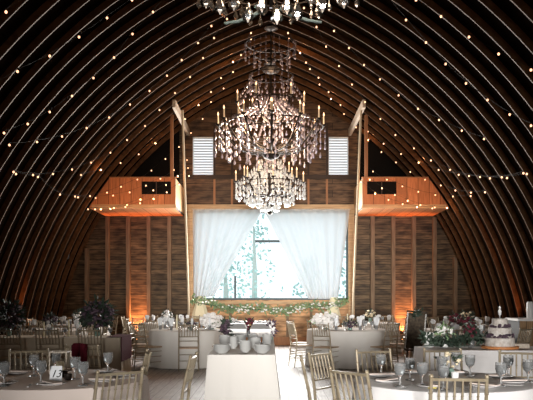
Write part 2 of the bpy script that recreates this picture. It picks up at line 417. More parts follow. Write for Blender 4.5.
tag(MB().tube([(WX0 - .06, yi - .2, WZ1 + .03), (WX1 + .06, yi - .2, WZ1 + .03)], .015, 8).build('curtain_rod', M['pale']), 'thin pale curtain rod above the window', 'curtain rod')
# garland along the sill
t = thing('leaf_garland', 'green leafy garland with white blossoms swagged under the big window', 'garland', (0, yi - .42, 1.2))
lf = MB(); bl = MB(); N_ = 900
for k in range(N_):
    u = random.random(); x = -2.25 + 4.55 * u
    z = .14 - .28 * math.sin(PI * min(1, max(0, (u - .02) / .96))) ** .7 + .05 * math.sin(u * 19)
    p = (x + random.gauss(0, .03), random.gauss(0, .05), z + random.gauss(0, .055))
    lf.leaf(p, .12, .055)
    if k % 6 == 0 and .08 < u < .95: bl.blob((p[0], p[1] - .05, p[2]), .035, (1, 1, .7), 5, 3)
lf.build('leaves', M['leaf'], t, smooth=False); bl.build('blossoms', M['petalw'], t)
MB().tube([(-2.25 + 4.55 * i / 20, 0, .12 - .26 * math.sin(PI * i / 20) ** .7) for i in range(21)], .012, 5).build('stem', M['leafd'], t)

# ---------------- balconies, posts, planks ----------------
BY = F / 37.0; BZ0, BZ1 = EYE + 2.42, EYE + 3.19
def balcony(sg, label):
    t = thing('balcony', label, 'balcony', (sg * 2.53, BY, BZ0))
    t['kind'] = 'structure'
    D = yi - BY
    def X(x): return sg * (x - 2.53)
    wn = (1.05, 1.95) if sg < 0 else (.05, .95)
    wn = (.12, .92)
    H = BZ1 - BZ0
    xo0 = halfw(BZ0) ; xo1 = halfw(BZ1)
    m_ = MB(); y0_, y1_ = 0, .05
    zb = [0, .29, .70, H]
    def q(xa, xb, za, zb_, xb2=None):
        xb2 = xb if xb2 is None else xb2
        vs = [(sg * xa, y, z) for y, z in ((0, za), (0, zb_), (.05, za), (.05, zb_))] + [(sg * b, y, z) for b, y, z in ((xb, 0, za), (xb2, 0, zb_), (xb, .05, za), (xb2, .05, zb_))]
        m_.add(vs, [(0, 4, 5, 1), (2, 3, 7, 6), (0, 2, 6, 4), (1, 5, 7, 3), (0, 1, 3, 2), (4, 6, 7, 5)])
    q(0, wn[0], 0, H); q(wn[0], wn[1], 0, .33); q(wn[0], wn[1], .68, H); q(wn[1], xo0 - 2.53, 0, H, xo1 - 2.53)
    m_.build('front_panel', M['balc'], t, smooth=False)
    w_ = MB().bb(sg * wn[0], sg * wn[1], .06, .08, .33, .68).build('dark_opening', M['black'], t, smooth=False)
    MB().bb(sg * (wn[0] + wn[1]) / 2 - .012, sg * (wn[0] + wn[1]) / 2 + .012, .0, .05, .33, .68).build('mullion', M['darkbeam'], t, smooth=False)
    MB().bb(0, sg * .04, 0.05, D, .02, H).build('side_panel', M['beam'], t, smooth=False)
    MB().bb(0, sg * (xo0 - 2.53), 0.0, D, -.05, 0).build('underside', M['balc'], t, smooth=False)
    MB().bb(-sg * .02, sg * (xo0 - 2.60), -.03, 0.0, -.05, .05).build('bottom_rail', M['beam'], t, smooth=False)
    MB().bb(-sg * .02, sg * (xo1 - 2.53), -.02, .07, H, H + .03).build('top_rail', M['post'], t, smooth=False)
balcony(-1, 'orange fir balcony on the left of the window'); balcony(1, 'orange fir balcony on the right of the window')
for sg, side in ((-1, 'left'), (1, 'right')):
    tag(MB().bb(sg * 2.60, sg * 2.68, BY + .06, BY + .14, BZ1 + .03, zof(113, 37.2)).build('balcony_post', M['post'], smooth=False), 'slim orange post rising from the %s balcony corner' % side, 'post')
    tag(MB().bb(sg * 2.36, sg * 2.44, F / 39.6, yi - .04, 6.22, 6.42).build('ceiling_plank', M['pale'], smooth=False), 'pale plank running to the wall above the %s louvre' % side, 'plank')
    a = Vector((sg * 2.22 if sg < 0 else 2.36, 18.45, 6.22)); b = Vector((-2.33 if sg < 0 else 2.43, 21.2, 0.02))
    tag(MB().tube([a, a.lerp(b, .33), a.lerp(b, .66), b], .032, 6).build('leaning_pole', M['rope']), 'long thin tan pole leaning up beside the window on the %s' % side, 'pole')

# stage lights clamped to ribs
for px, side in ((67, 'left'), (473, 'right')):
    s = 35.8; p = at(px, s, zof(256, s)); sg = -1 if px < CX else 1
    t = thing('stage_light', 'small double stage light clamped to the %s arch ribs' % side, 'light', p)
    MB().tube([(sg * .2, 0, .16), (0, 0, .16), (0, 0, -.1)], .012, 6).build('bracket', M['blackmetal'], t)
    for zz in (.10, -.08):
        MB().lathe([(.05, 0), (.065, .04), (.065, .14), (.03, .17)], (0, -.0, zz), 12).build('lamp_head', M['blackmetal'], t)
        MB().lathe([(.045, 0), (.045, .012)], (0, -.07, zz + .05), 12).build('lens', M['lens'], t)
    MB().box((0.0, 0, .19), (.16, .1, .03)).build('mounting_plate', M['white'], t)

# uplights
def uplight(x, y, label, e, tilt, sz=35, rz=0):
    t = thing('uplight', label, 'uplight', (x, y, 0))
    MB().lathe([(.07, 0), (.08, .02), (.08, .16), (.07, .18)], (0, 0, 0), 14).build('housing', M['blackmetal'], t)
    MB().lathe([(.06, .181), (.06, .186)], (0, 0, 0), 14).build('lens', M['amber'], t)
    l = light('uplight_lamp', 'SPOT', (0, 0, .2), e, (1.0, .36, .14), (PI + tilt, 0, rz), spot_size=math.radians(sz), spot_blend=.6, shadow_soft_size=.04)
    l.parent = t
uplight(-3.87, yi - .17, 'amber uplight at the window wall, left of the window', 900, -.2, 60)
uplight(3.98, yi - .17, 'amber uplight at the window wall, right of the window', 900, -.2, 60)
uplight(-5.75, 17.2, 'amber uplight between the left arch ribs', 220, 0, 50)
uplight(5.78, 17.2, 'amber uplight between the right arch ribs', 220, 0, 50)

# ---------------- festoon lights ----------------
def arch_pt(px, py):
    u, v = abs(px - CX), HY - py
    R_ = AR - .10
    # |(u t - ACX, v t - ACZ)| = R_
    A = u * u + v * v; h_ = EYE - ACZ; B = 2 * (-u * ACX + v * h_); c_ = ACX ** 2 + h_ ** 2 - R_ * R_
    tt = (-B + math.sqrt(B * B - 4 * A * c_)) / (2 * A); s = 1 / tt
    smin = 34.3
    if 176 < py < 216 and 88 < u < 185: smin = 37.9
    elif u < 70: smin = 34.8
    s = max(s, smin)
    return at(px, s, zof(py, s))
STR = [
 ('nearest left roof', [(-20, 30), (6, 12), (32, -6)]),
 ('upper left roof', [(-10, 88), (17.5, 71.5), (49.7, 56), (79, 37), (107, 18), (132, 0)]),
 ('second left roof', [(4, 133), (27.7, 124), (49.7, 112), (72, 96), (93.4, 78), (114, 57.5), (132.5, 34), (153, 12), (172, -8)]),
 ('third left roof', [(9.4, 145), (37, 142), (62, 136.5), (86.6, 128), (109, 117.5), (130, 104.5), (149.5, 91), (167, 75.7), (181.7, 60), (198, 43), (211.4, 26), (232, 8)]),
 ('fourth left roof', [(13.5, 172), (33, 175), (53, 174), (72, 169.5), (91, 162.6), (110.4, 152.7), (127, 140), (145, 126), (159.5, 110), (175, 93), (190, 77), (203, 58), (214, 38), (227, 19)]),
 ('fifth left roof', [(81, 175), (101, 170), (120.6, 163), (138.7, 154.4), (155.5, 143.6), (171, 132), (185, 119), (198.6, 105), (211, 92), (221, 78), (233, 62), (241, 55), (251, 33)]),
 ('lowest left roof', [(16, 174), (38, 177), (60, 194.6), (75, 196.5), (90, 196), (107, 192.6), (121, 186.8), (137.3, 179.6), (151.4, 170.6), (165.4, 159), (179, 147), (191, 133), (202.6, 119), (211, 102), (223.6, 88.5), (233, 72), (251, 39)]),
 ('upper swag over the left balcony', [(78, 197.4), (95.6, 198), (113, 195.6), (129.6, 192.3), (145.9, 185.7), (160.4, 178.8), (174, 170), (187, 160)]),
 ('middle swag over the left balcony', [(88, 209.3), (101, 209.3), (114, 208), (127, 205), (140.4, 199.7), (153.3, 190.4), (166, 185), (177.8, 176.3), (188, 168)]),
 ('lower swag over the left balcony', [(95, 209.3), (110.4, 209), (125.3, 207), (140, 203.3), (153.6, 199), (166.8, 192.3), (179, 184.6), (189, 176)]),
 ('upper right roof', [(416, 0), (441, 16.5), (469, 37), (498.6, 54), (531, 70), (552, 80)]),
 ('second right roof', [(386, -4), (406, 20), (426, 42.5), (445.6, 64), (466, 83.4), (487.5, 100), (509.7, 114.5), (531, 125.7)]),
 ('third right roof', [(318, 10), (334, 31), (349, 48), (364, 65), (380, 79.4), (398.6, 95.3), (418, 108.8), (439, 120), (461.8, 130.7), (484, 139)]),
 ('fourth right roof', [(304, 8), (316.5, 27), (326, 46.6), (339, 66), (352, 84.5), (365, 102), (380.4, 119), (395.4, 135), (413.9, 148.4), (431, 160.5), (450, 169.8), (469, 176), (490, 178.4), (507, 178), (526.8, 174)]),
 ('fifth right roof', [(288, 33), (300, 53), (310, 69), (319.5, 84.5), (331, 99), (344, 114), (356, 127.4), (368, 140), (383.6, 143.7), (401, 154), (418.5, 162.7), (438.6, 170), (458.7, 174.8), (480, 177), (501.8, 177.3), (523.4, 173.2)]),
 ('lowest right roof', [(289, 38), (306, 62.5), (318.5, 77.7), (328.6, 92), (340.5, 105), (355, 120), (368, 131.6), (381.4, 152), (396, 162.4), (410.3, 172), (425, 179.7), (440.8, 185.5), (455.4, 190.5), (471, 192.6), (485, 192.3)]),
 ('upper swag over the right balcony', [(359, 162.4), (373, 171.5), (386.9, 179.7), (402.3, 186.3), (418.3, 191.8), (435.3, 195), (453, 196.5), (470.7, 196)]),
 ('middle swag over the right balcony', [(359, 170.6), (369.8, 179.7), (382, 188.3), (394.9, 195), (407.5, 201), (420.5, 205), (434.8, 207.5), (447, 208)]),
 ('lower swag over the right balcony', [(361, 182), (375.3, 193.8), (388.5, 199.8), (402.6, 204.2), (417, 207.3), (432.3, 208.4)]),
]
bulb_me = MB().blob((0, 0, 0), .019, (1, 1, 1.15), 8, 6).build('bulb', M['bulb'])
bulb_used = False
sock_me = MB().lathe([(.010, 0), (.010, .035)], (0, 0, .02), 6).build('socket', M['socket'])
for nm, pts in STR:
    P = [arch_pt(*p) for p in pts]
    t = thing('string_lights', 'strand of warm round bulbs, the ' + nm + ' strand' if 'swag' not in nm else 'strand of warm round bulbs, ' + nm, 'string lights', P[0])
    wire = []
    for i in range(len(P) - 1):
        a, b = P[i], P[i + 1]
        for k in range(4):
            u = k / 4; q = a.lerp(b, u); q.z -= .05 * (b - a).length * 4 * u * (1 - u) * .5
            wire.append(q - P[0] + Vector((0, 0, .045)))
    wire.append(P[-1] - P[0] + Vector((0, 0, .045)))
    MB().tube(wire, .003, 4).build('wire', M['socket'], t)
    for p in P:
        if not bulb_used: b = bulb_me; b.parent = t; b.location = p - P[0]; s_ = sock_me; s_.parent = b; bulb_used = True
        else:
            b = bulb_me.copy(); C.objects.link(b); b.parent = t; b.location = p - P[0]
            s_ = sock_me.copy(); C.objects.link(s_); s_.parent = b; s_.location = (0, 0, 0)
    if 'balcony' in nm and 'upper' not in nm or 'fifth' in nm:
        for i in range(1, len(P), 3):
            if F / P[i].y > 45: continue
            l = light('bulb_glow', 'POINT', P[i] - P[0] + Vector((0, -.06, 0)), 5.0, (1, .45, .18), shadow_soft_size=.03); l.parent = t

# ---------------- chandeliers ----------------
def chandelier(label, loc, cm, tiers, arms, swags, stem, bowls, armmat='iron', big=1.0, fixed=(), lamp=60, hub=None):
    """tiers: (radius, z, n, chain length, drop w, drop h, links); arms: (radius, z, n, phase, hubz); all relative to loc"""
    t = thing('chandelier', label, 'chandelier', loc)
    MB().tube([(0, 0, stem[0]), (0, 0, stem[1])], .018, 8).build('stem', M['iron'], t)
    MB().lathe([(.01, .1), (.10, .06), (.16, .0), (.12, -.03), (.02, -.06)], (0, 0, stem[0] - .1), 16).build('ceiling_canopy', M['iron'], t)
    for r, z, h in bowls:
        MB().lathe([(.02, h / 2), (r * .7, h * .35), (r, h * .1), (r * .8, -h * .2), (r * .3, -h * .42), (.02, -h / 2)], (0, 0, z), 16).build('bowl', M['iron'], t)
    drops = []
    for (r, z, n, ph, hz) in arms:
        for k in range(n):
            a = 2 * PI * (k + ph) / n; ca, sa = math.cos(a), math.sin(a)
            P = []
            for i in range(11):
                u = i / 10; rr = .06 + (r - .06) * u; zz = hz + (z - hz) * u - .22 * big * r * math.sin(PI * min(1, u * 1.05)) + .05 * math.sin(u * PI * 2)
                P.append((rr * ca, rr * sa, zz))
            MB().tube(P, [.021 * big] * 11, 6).build('arm', M[armmat], t)
            c = MB().lathe([(.015, -.03), (.055, 0), (.06, .015), (.015, .02)], (0, 0, 0), 10).build('candle_cup', M['iron'], t, loc=(r * ca, r * sa, z))
            cd = MB().lathe([(.017, .02), (.017, .19), (.014, .2)], (0, 0, 0), 8).build('candle', M['candle'], t, loc=(r * ca, r * sa, z))
            MB().lathe([(.004, .2), (.018, .225), (.014, .25), (.002, .29)], (0, 0, 0), 8).build('flame_bulb', M['flame'], cd)
    for (r, z, n, L, dw, dh, links) in tiers:
        ring = [(r * math.cos(2 * PI * k / 32), r * math.sin(2 * PI * k / 32), z) for k in range(33)]
        MB().tube(ring, .010 * big, 5).build('ring', M['iron'], t)
        for k in range(n):
            a = 2 * PI * (k + random.uniform(-.3, .3)) / n; rr = r * random.uniform(.94, 1.06)
            if L > .55 and r > 1:
                na = 12; a = 2 * PI * (k % na + .03) / na + random.gauss(0, .07); rr = r * random.uniform(.86, 1.09)
            LL = L * random.uniform(.75, 1.15)
            for j in range(links):
                zz = z - LL * j / max(1, links)
                f_ = .55 + .45 * (j + 1) / links
                drops.append((rr * math.cos(a), rr * math.sin(a), zz, dw * f_, dh * f_))
    for (r0, z0, r1, z1, n, m_, dw, dh) in swags:
        for k in range(n):
            a = 2 * PI * (k + .5) / n
            for j in range(m_):
                u = (j + .5) / m_; rr = r0 + (r1 - r0) * u; zz = z0 + (z1 - z0) * u - .22 * math.sin(PI * u) * abs(z1 - z0 + .3)
                drops.append((rr * math.cos(a), rr * math.sin(a), zz, dw, dh))
    drops += list(fixed)
    drops.sort(key=lambda d: d[1] - d[3] * 8)
    proto = {}
    for i, (x, y, z, dw, dh) in enumerate(drops[:96]):
        key = (round(dw, 3), round(dh, 3))
        if key in proto: o = proto[key].copy(); C.objects.link(o)
        else: o = MB().drop((0, 0, 0), dw, dh).build('crystal_drop', cm, smooth=False); proto[key] = o
        o.parent = t; o.location = (x, y, z)
    if len(drops) > 96:
        q = MB()
        for (x, y, z, dw, dh) in drops[96:]: q.drop((x, y, z), dw, dh, 5)
        o = q.build('crystal_drop', cm, t, smooth=False); o['kind'] = 'stuff'
    l = light('chandelier_glow', 'POINT', (0, 0, (hub if hub is not None else -.2)), lamp, (1.0, .70, .46), shadow_soft_size=.5); l.parent = t
    return t
s = 44.8
cz = zof(125, s)     # candle-cup height of the widest tier
def rz(py): return zof(py, s) - cz
chandelier('huge three-tiered crystal chandelier with dark arms hanging mid-room', (.045, F / s, cz), M['crystal'],
    [(.56, rz(44), 22, .35, .055, .11, 3), (.40, rz(54), 14, .3, .055, .11, 3), (.48, rz(76), 18, .45, .06, .14, 3), (.25, rz(97), 12, .4, .06, .13, 3),
     (.75, rz(104), 22, .75, .065, .14, 5), (1.16, rz(128), 44, .62, .065, .13, 4), (.92, rz(133), 26, .7, .065, .14, 4), (.55, rz(142), 14, .5, .06, .13, 3)],
    [(.75, rz(103), 6, .08, rz(125)), (1.18, 0, 12, 0.03, rz(153)), (.82, rz(120), 6, .5, rz(150))],
    [(.5, rz(80), .76, rz(98), 8, 5, .05, .1), (.3, rz(98), 1.15, rz(124), 12, 11, .055, .11), (.2, rz(98), .8, rz(118), 10, 8, .055, .11)],
    (rz(24), rz(160)), [(.22, rz(70), .2), (.12, rz(140), .2), (.2, rz(156), .2)], lamp=280, hub=-.1)
s = 39.0; cz = zof(182, s)
chandelier('lower smaller crystal chandelier hanging just in front of the big window', (.02, F / s, cz), M['crystalw'],
    [(.86, rz(184), 34, .38, .07, .13, 3), (.62, rz(188), 26, .42, .07, .14, 3), (.48, rz(199), 12, .05, .13, .2, 1), (.42, rz(172), 22, .5, .06, .13, 4), (.3, rz(160), 16, .4, .06, .12, 3), (.2, rz(204), 8, .05, .12, .2, 1)],
    [(.87, 0, 8, .12, rz(196)), (.66, rz(176), 5, .4, rz(190))],
    [(.25, rz(158), .85, rz(182), 12, 9, .055, .11), (.1, rz(165), .6, rz(186), 8, 6, .06, .12)],
    (7.5 - cz, rz(212)), [(.1, rz(206), .12), (.07, rz(213), .1)], lamp=40, hub=.2)
s = 97.0; cz = zof(-16, s)
fx = [((p[0] - 271) / s, -.05 * (i % 3), zof(p[1], s) - cz, .125, .21) for i, p in enumerate([(248, 2), (277, 6), (297, 4), (220, -6), (322, -6), (343, -8), (206, -12), (262, -6), (310, -12), (234, -10), (287, -4)])]
chandelier('nearest crystal chandelier, only its lowest large drops showing at the top edge', (.02, F / s, cz), M['crystaln'],
    [(.72, rz(-22), 26, .2, .06, .12, 2), (1.0, rz(-60), 30, .5, .07, .14, 3)],
    [(1.18, rz(-90), 10, .2, rz(-25))], [(.3, rz(-80), 1.1, rz(-70), 10, 6, .06, .12)],
    (7.45 - cz, rz(8)), [(.2, rz(-16), .2)], armmat='iron', fixed=fx, lamp=60, hub=.3)
# pale green glass scroll arms under it
near = [o for o in bpy.data.objects if o.get('label', '').startswith('nearest crystal')][0]
for pts in ([(224, 22), (238, 20), (252, 15), (264, 7)], [(322, 21), (308, 19), (294, 15), (280, 7)], [(262, 2), (266, 8), (264, 12), (255, 4)]):
    MB().tube([((p[0] - 271) / s, .04, zof(p[1], s) - cz) for p in pts], [.014, .02, .022, .02], 8).build('scroll_arm', M['verdi'], near)

# ---------------- chiavari chair ----------------
def make_chair():
    t = thing('chiavari_chair', None, 'chair')
    W = .19; D = .19
    MB().lathe([(.0, 0)], n=3) if False else None
    sm = MB(); sm.bb(-W - .005, W + .005, -D, D + .01, .43, .455); sm.build('seat', M['seat'], t, smooth=False)
    def node(mb, p, r=.018): mb.blob(p, r, (1, 1, .55), 8, 4)
    for sx in (-1, 1):
        # rear leg carries on up as the back post, leaning back
        P = [(sx * W, -D - .05, 0), (sx * W, -D, .45), (sx * W * .985, -D - .02, .62), (sx * W * .96, -D - .085, .91)]
        m_ = MB().tube(P, [.012, .0145, .0135, .012], 8)
        for u in (.08, .22, .36): node(m_, (sx * W, -D - .05 * (1 - u / .45), u))
        for zz, yy in ((.56, -.012), (.68, -.035), (.80, -.06)): node(m_, (sx * W * .975, -D + yy, zz))
        m_.blob((sx * W * .96, -D - .087, .918), .017, (1, 1, 1), 8, 5)
        m_.build('leg', M['chair'], t)
        m_ = MB().tube([(sx * (W + .008), D + .01, 0), (sx * W, D, .44)], [.0115, .015], 8)
        for u in (.1, .26, .38): node(m_, (sx * (W + .004), D + .006, u))
        m_.build('leg', M['chair'], t)
    b = MB()
    def yb(z): return -D - .02 - (z - .62) * .224
    b.tube([(-W * .96, yb(.895), .895), (0, yb(.895) - .012, .897), (W * .96, yb(.895), .895)], .0115, 6)
    b.tube([(-W * .975, yb(.67), .67), (W * .975, yb(.67), .67)], .009, 6)
    b.tube([(-W * .98, yb(.585), .585), (W * .98, yb(.585), .585)], .009, 6)
    for k in range(6):
        x = -W * .96 + 2 * W * .96 * (k + 1) / 7
        b.tube([(x, yb(.67), .67), (x, yb(.78) - .003, .78), (x, yb(.895) - .008, .895)], [.007, .0085, .007], 6)
        b.blob((x, yb(.78) - .003, .78), .013, (1, 1, .5), 6, 4)
    b.build('backrest', M['chair'], t)
    s_ = MB()
    for z in (.15, .26, .36):
        for sx in (-1, 1): s_.tube([(sx * W, -D - .05 * (1 - z / .45), z), (sx * W, D, z)], .008, 6)
    for z in (.2, .32):
        s_.tube([(-W, D, z), (W, D, z)], .008, 6); s_.tube([(-W, -D - .04 * (1 - z / .45), z), (W, -D - .04 * (1 - z / .45), z)], .008, 6)
    s_.build('stretchers', M['chair'], t)
    return t
chair0 = make_chair(); used = [False]; CH = []
def chair(bx, by, fx, fy, label, group='chiavari chairs in the barn'):
    """bx,by: back of the chair on plan; fx,fy: the way it faces"""
    d = Vector((fx, fy)).normalized()
    o = chair0 if not used[0] else dup(chair0)
    used[0] = True; CH.append((bx + d.x * .26, by + d.y * .26))
    o.location = (bx + d.x * .26, by + d.y * .26, 0); o.rotation_euler = (0, 0, math.atan2(-d.x, d.y))
    tag(o, label, 'chair', group); return o
g = 'chairs at the front right round table'
chair(1.28, 4.86, .12, 1, 'champagne chair nearest the camera on the right, its back squarely toward us', g)
chair(.59, 5.27, .76, .65, 'champagne chair at the near left of the front right table, turned half away', g)
chair(.50, 6.90, .78, -.62, 'champagne chair between the aisle and front right table, second from the camera', g)
chair(.30, 6.30, 1, -.03, 'champagne chair seen edge-on beside the aisle right of the buffet', g)
chair(1.05, 7.2, .3, -1, 'champagne chair behind the front right table, left of the dark easel legs', g)
chair(1.76, 7.3, -.1, -1, 'champagne chair behind the front right table, directly behind the nearest chair', g)
chair(2.45, 7.05, -.35, -1, 'champagne chair at the far right edge behind the front right table', g)
g = 'chairs at the front left round table'
chair(-1.09, 5.25, -.65, .76, 'champagne chair at the right of the front left table, back half toward us', g)
chair(-1.19, 7.02, -.95, -.25, 'champagne chair seen edge-on behind the front left table', g)
chair(-.71, 6.62, -1, .05, 'champagne chair seen edge-on beside the left side of the buffet', g)
chair(-2.42, 7.25, .4, -1, 'champagne chair facing us behind the front left table with the number card', g)
g = 'chairs in front of the tan rectangular table'
chair(-2.93, 11.75, 0, 1, 'chair backed against the tan rectangular table, nearest its burgundy runner', g)
chair(-3.62, 11.75, 0, 1, 'middle chair in front of the tan rectangular table on the left', g)
chair(-4.25, 11.75, .05, 1, 'leftmost chair in front of the tan rectangular table', g)

# ---------------- tables ----------------
def round_table(name_, label, x, y, R_, m, chairs=(), fold=14, cr=None, desc='', amp=.02):
    t = thing('round_table', label, 'table', (x, y, 0))
    MB().lathe([(R_, .725), (R_, .75)], n=40).build('tabletop', M['pale'], t)
    MB().lathe([(.05, .02), (.04, .72)], n=10).build('pedestal', M['blackmetal'], t)
    n = 96; q = MB(); rows = [(0, .762), (R_ * .5, .762), (R_ * .97, .761), (R_ + .012, .752), (R_ + .02, .70), (R_ + .03, .5), (R_ + .045, .25), (R_ + .06, .012)]
    for i, (r, z) in enumerate(rows):
        for k in range(n):
            a = 2 * PI * k / n
            f_ = 0 if i < 4 else (i - 3) / 4 * amp * (math.sin(fold * a) + .5 * math.sin((fold + 5) * a + 1))
            q.v.append(((max(r, 1e-3) + f_) * math.cos(a), (max(r, 1e-3) + f_) * math.sin(a), z))
    for i in range(len(rows) - 1):
        for k in range(n):
            a = i * n + k; b = i * n + (k + 1) % n; q.f.append((a, b, b + n, a + n))
    q.f.append(tuple(range(n)))
    o = q.build('tablecloth', m); o.location = (x, y, 0); tag(o, label.replace('round table', 'cloth').replace('round banquet table', 'cloth') if False else 'floor-length ' + desc + ' cloth over the ' + name_, 'tablecloth')
    return t
def ring(x, y, r, angs, place, group):
    for a, lab in angs:
        a = math.radians(a); chair(x + r * math.cos(a), y + r * math.sin(a), -math.cos(a), -math.sin(a), lab, group)
T1 = (-1.80, 6.15); T2 = (1.46, 6.0); T3 = (1.66, 15.2); T4 = (-1.72, 15.1)
round_table('front left round table', 'round banquet table at the front left with the number card', *T1, .74, M['blush'], desc='dusky ivory')
round_table('front right round table', 'round banquet table at the front right, nearest to the camera', *T2, .74, M['linen2'], desc='pale grey')
round_table('round table right of the window', 'round banquet table by the window, right of the aisle', *T3, .84, M['linen'], desc='pale')
round_table('round table left of the window', 'round banquet table by the window, left of the aisle', *T4, .76, M['linen'], desc='ivory')
ring(*T3, 1.27, [(-121, 'chair with its back to us in front of the round table right of the aisle'), (-52, 'chair turned left at the near right of the round table right of the aisle'), (197, 'side-on chair at the aisle side of the round table right of the aisle'),
    (158, 'aisle-side rear chair of the round table right of the aisle'), (120, 'window-side left chair of the round table right of the aisle'), (80, 'window-side middle chair of the round table right of the aisle'), (42, 'window-side right chair of the round table right of the aisle'), (0, 'chair at the right side of the round table right of the aisle')], '', 'chairs round the table right of the aisle')
ring(*T4, 1.20, [(-82, 'chair with its back to us in front of the round table left of the aisle'), (-136, 'dark-looking chair turned right at the near left of the round table left of the aisle'), (180, 'chair at the left side of the round table left of the aisle'),
    (138, 'window-side left chair of the round table left of the aisle'), (100, 'window-side middle chair of the round table left of the aisle'), (60, 'window-side right chair of the round table left of the aisle'), (-30, 'aisle-side chair of the round table left of the aisle')], '', 'chairs round the table left of the aisle')
T6 = (-4.6, 17.4); T7 = (-4.55, 15.0); T8 = (3.55, 12.95); T10 = (4.8, 17.5); T11 = (3.95, 15.2); T12 = (-2.65, 18.8); T13 = (2.65, 18.8)
far = [(T6, 'far left round table by the wall', 'ivory'), (T7, 'left round table near the arch ribs', 'cream'), (T8, 'blush round table beside the wooden bar', 'blush'), (T10, 'far right round table by the ribs', 'white'), (T11, 'right round table behind the bar', 'pale'),
       (T12, 'rear left round table under the balcony', 'white'), (T13, 'rear right round table under the balcony', 'light')]
for (x, y), nm, d in far:
    round_table(nm, 'round banquet table, ' + nm, x, y, .72, M['blush'] if d == 'blush' else M['linen'], desc=d)
    n = 6
    for k in range(n):
        a = -90 + 30 + 60 * k + (0 if (x, y) != T8 else 10)
        a = math.radians(a); bx_ = x + 1.16 * math.cos(a); by_ = y + 1.16 * math.sin(a)
        if abs(bx_) > halfw(.9) - .15 or by_ > yi - .3: continue
        if bx_ > 4.3 and 12.2 < by_ < 13.7: continue
        mx_, my_ = bx_ - .26 * math.cos(a), by_ - .26 * math.sin(a)
        if any(math.hypot(mx_ - c[0], my_ - c[1]) < .52 for c in CH) or any(math.hypot(mx_ - c[0][0], my_ - c[0][1]) < .95 for c in far if c[0] != (x, y)): continue
        if (x, y) == T7 and by_ < 14.6: continue
        if (x, y) == T8 and bx_ < 3.0 and by_ < 13.4: continue
        where = ('front' if math.sin(a) < -.4 else 'window side' if math.sin(a) > .4 else 'side') + ' ' + ('left' if math.cos(a) < -.2 else 'right' if math.cos(a) > .2 else 'middle')
        chair(bx_, by_, -math.cos(a), -math.sin(a), 'chiavari chair at the %s of the %s' % (where, nm), 'chairs round the ' + nm)

def rect_table(name_, label, x0, x1, y0, y1, m, desc, flare=.10, h=.75, z0=.01, side=(1, 1)):
    cx, cy = (x0 + x1) / 2, (y0 + y1) / 2; hx, hy = (x1 - x0) / 2, (y1 - y0) / 2
    t = thing('banquet_table', label, 'table', (cx, cy, 0))
    MB().bb(-hx + .01, hx - .01, -hy + .01, hy - .01, h - .04, h - .005).build('tabletop', M['pale'], t, smooth=False)
    for sx in (-1, 1):
        for sy in (-1, 1): MB().tube([(sx * (hx - .12), sy * (hy - .12), 0), (sx * (hx - .12), sy * (hy - .12), h - .04)], .018, 8).build('leg', M['blackmetal'], t)
    # perimeter with folds
    per = []; n = 30
    for (ax, ay, bx_, by_) in ((-hx, -hy, hx, -hy), (hx, -hy, hx, hy), (hx, hy, -hx, hy), (-hx, hy, -hx, -hy)):
        L = math.hypot(bx_ - ax, by_ - ay); k_ = max(8, int(L / .05))
        for i in range(k_): per.append((ax + (bx_ - ax) * i / k_, ay + (by_ - ay) * i / k_, L * i / k_))
    q = MB(); N2 = len(per)
    rows = [(h + .003, 0), (h - .01, .01), (h - .2, .3), (h * .4, .65), (z0, 1)]
    for z, e in rows:
        for (px, py, l) in per:
            ox = (1 if px > 0 else -1) * max(0, abs(px) - (hx - .12)) / .12; oy = (1 if py > 0 else -1) * max(0, abs(py) - (hy - .12)) / .12
            f_ = flare * e + .020 * e ** .6 * math.sin(l * 26) + .010 * e * math.sin(l * 47 + 1)
            q.v.append((px + ox * (.008 + f_ * (side[0] if ox < 0 else side[1])), py + oy * (.008 + f_), z))
    for i in range(len(rows) - 1):
        for k in range(N2):
            a = i * N2 + k; b = i * N2 + (k + 1) % N2; q.f.append((a, a + N2, b + N2, b))
    q.f.append(tuple(range(N2)))
    o = q.build('tablecloth', m); o.location = (cx, cy, 0); tag(o, 'floor-length %s cloth over the %s' % (desc, name_), 'tablecloth')
    return t
BX0, BX1, BYA, BYB = -.73, .065, F / 83, 13.6
rect_table('buffet table', 'long narrow buffet table down the middle of the room', BX0, BX1, BYA, BYB, M['linen'], 'ivory', flare=.12, side=(.35, .6))
rect_table('gift and cake table', 'rectangular cake and gift table at the mid right', 2.05, 3.75, F / 77, F / 77 + .76, M['linen2'], 'grey white', .05)
rect_table('tan table with burgundy runner', 'long rectangular table on the left with tan cloth', -4.95, -2.53, F / 59, F / 59 + .76, M['tan'], 'tan', .03)
rn = MB(); yf = F / 59
rn.bb(-2.75, -2.49, yf - .06, yf + .82, .765, .770); rn.bb(-2.495, -2.485, yf - .06, yf + .82, .35, .770)
tag(rn.build('table_runner', M['burg'], smooth=False), 'burgundy runner hanging over the right end of the tan table', 'runner')

# bar at right
t = thing('wooden_bar', 'wooden plank bar with white top at the right edge', 'bar', (5.12, 12.95, 0))
MB().bb(-.72, .72, -.3, .3, 0, 1.02).build('bar_body', planks('bar_boards', (.30, .19, .10), (.20, .12, .06), 'ZX', .12, 2, knots=False), t, smooth=False)
MB().bb(-.76, .76, -.35, .35, 1.02, 1.06).build('bar_top', M['white'], t, smooth=False)
p = at(531, 57, 1.06)
tag(MB().lathe([(.05, 0), (.055, .02), (.055, .27), (.04, .3)], n=14).build('white_canister', M['white'], loc=(4.62, 12.75, 1.061)), 'tall white canister standing on the bar', 'canister')

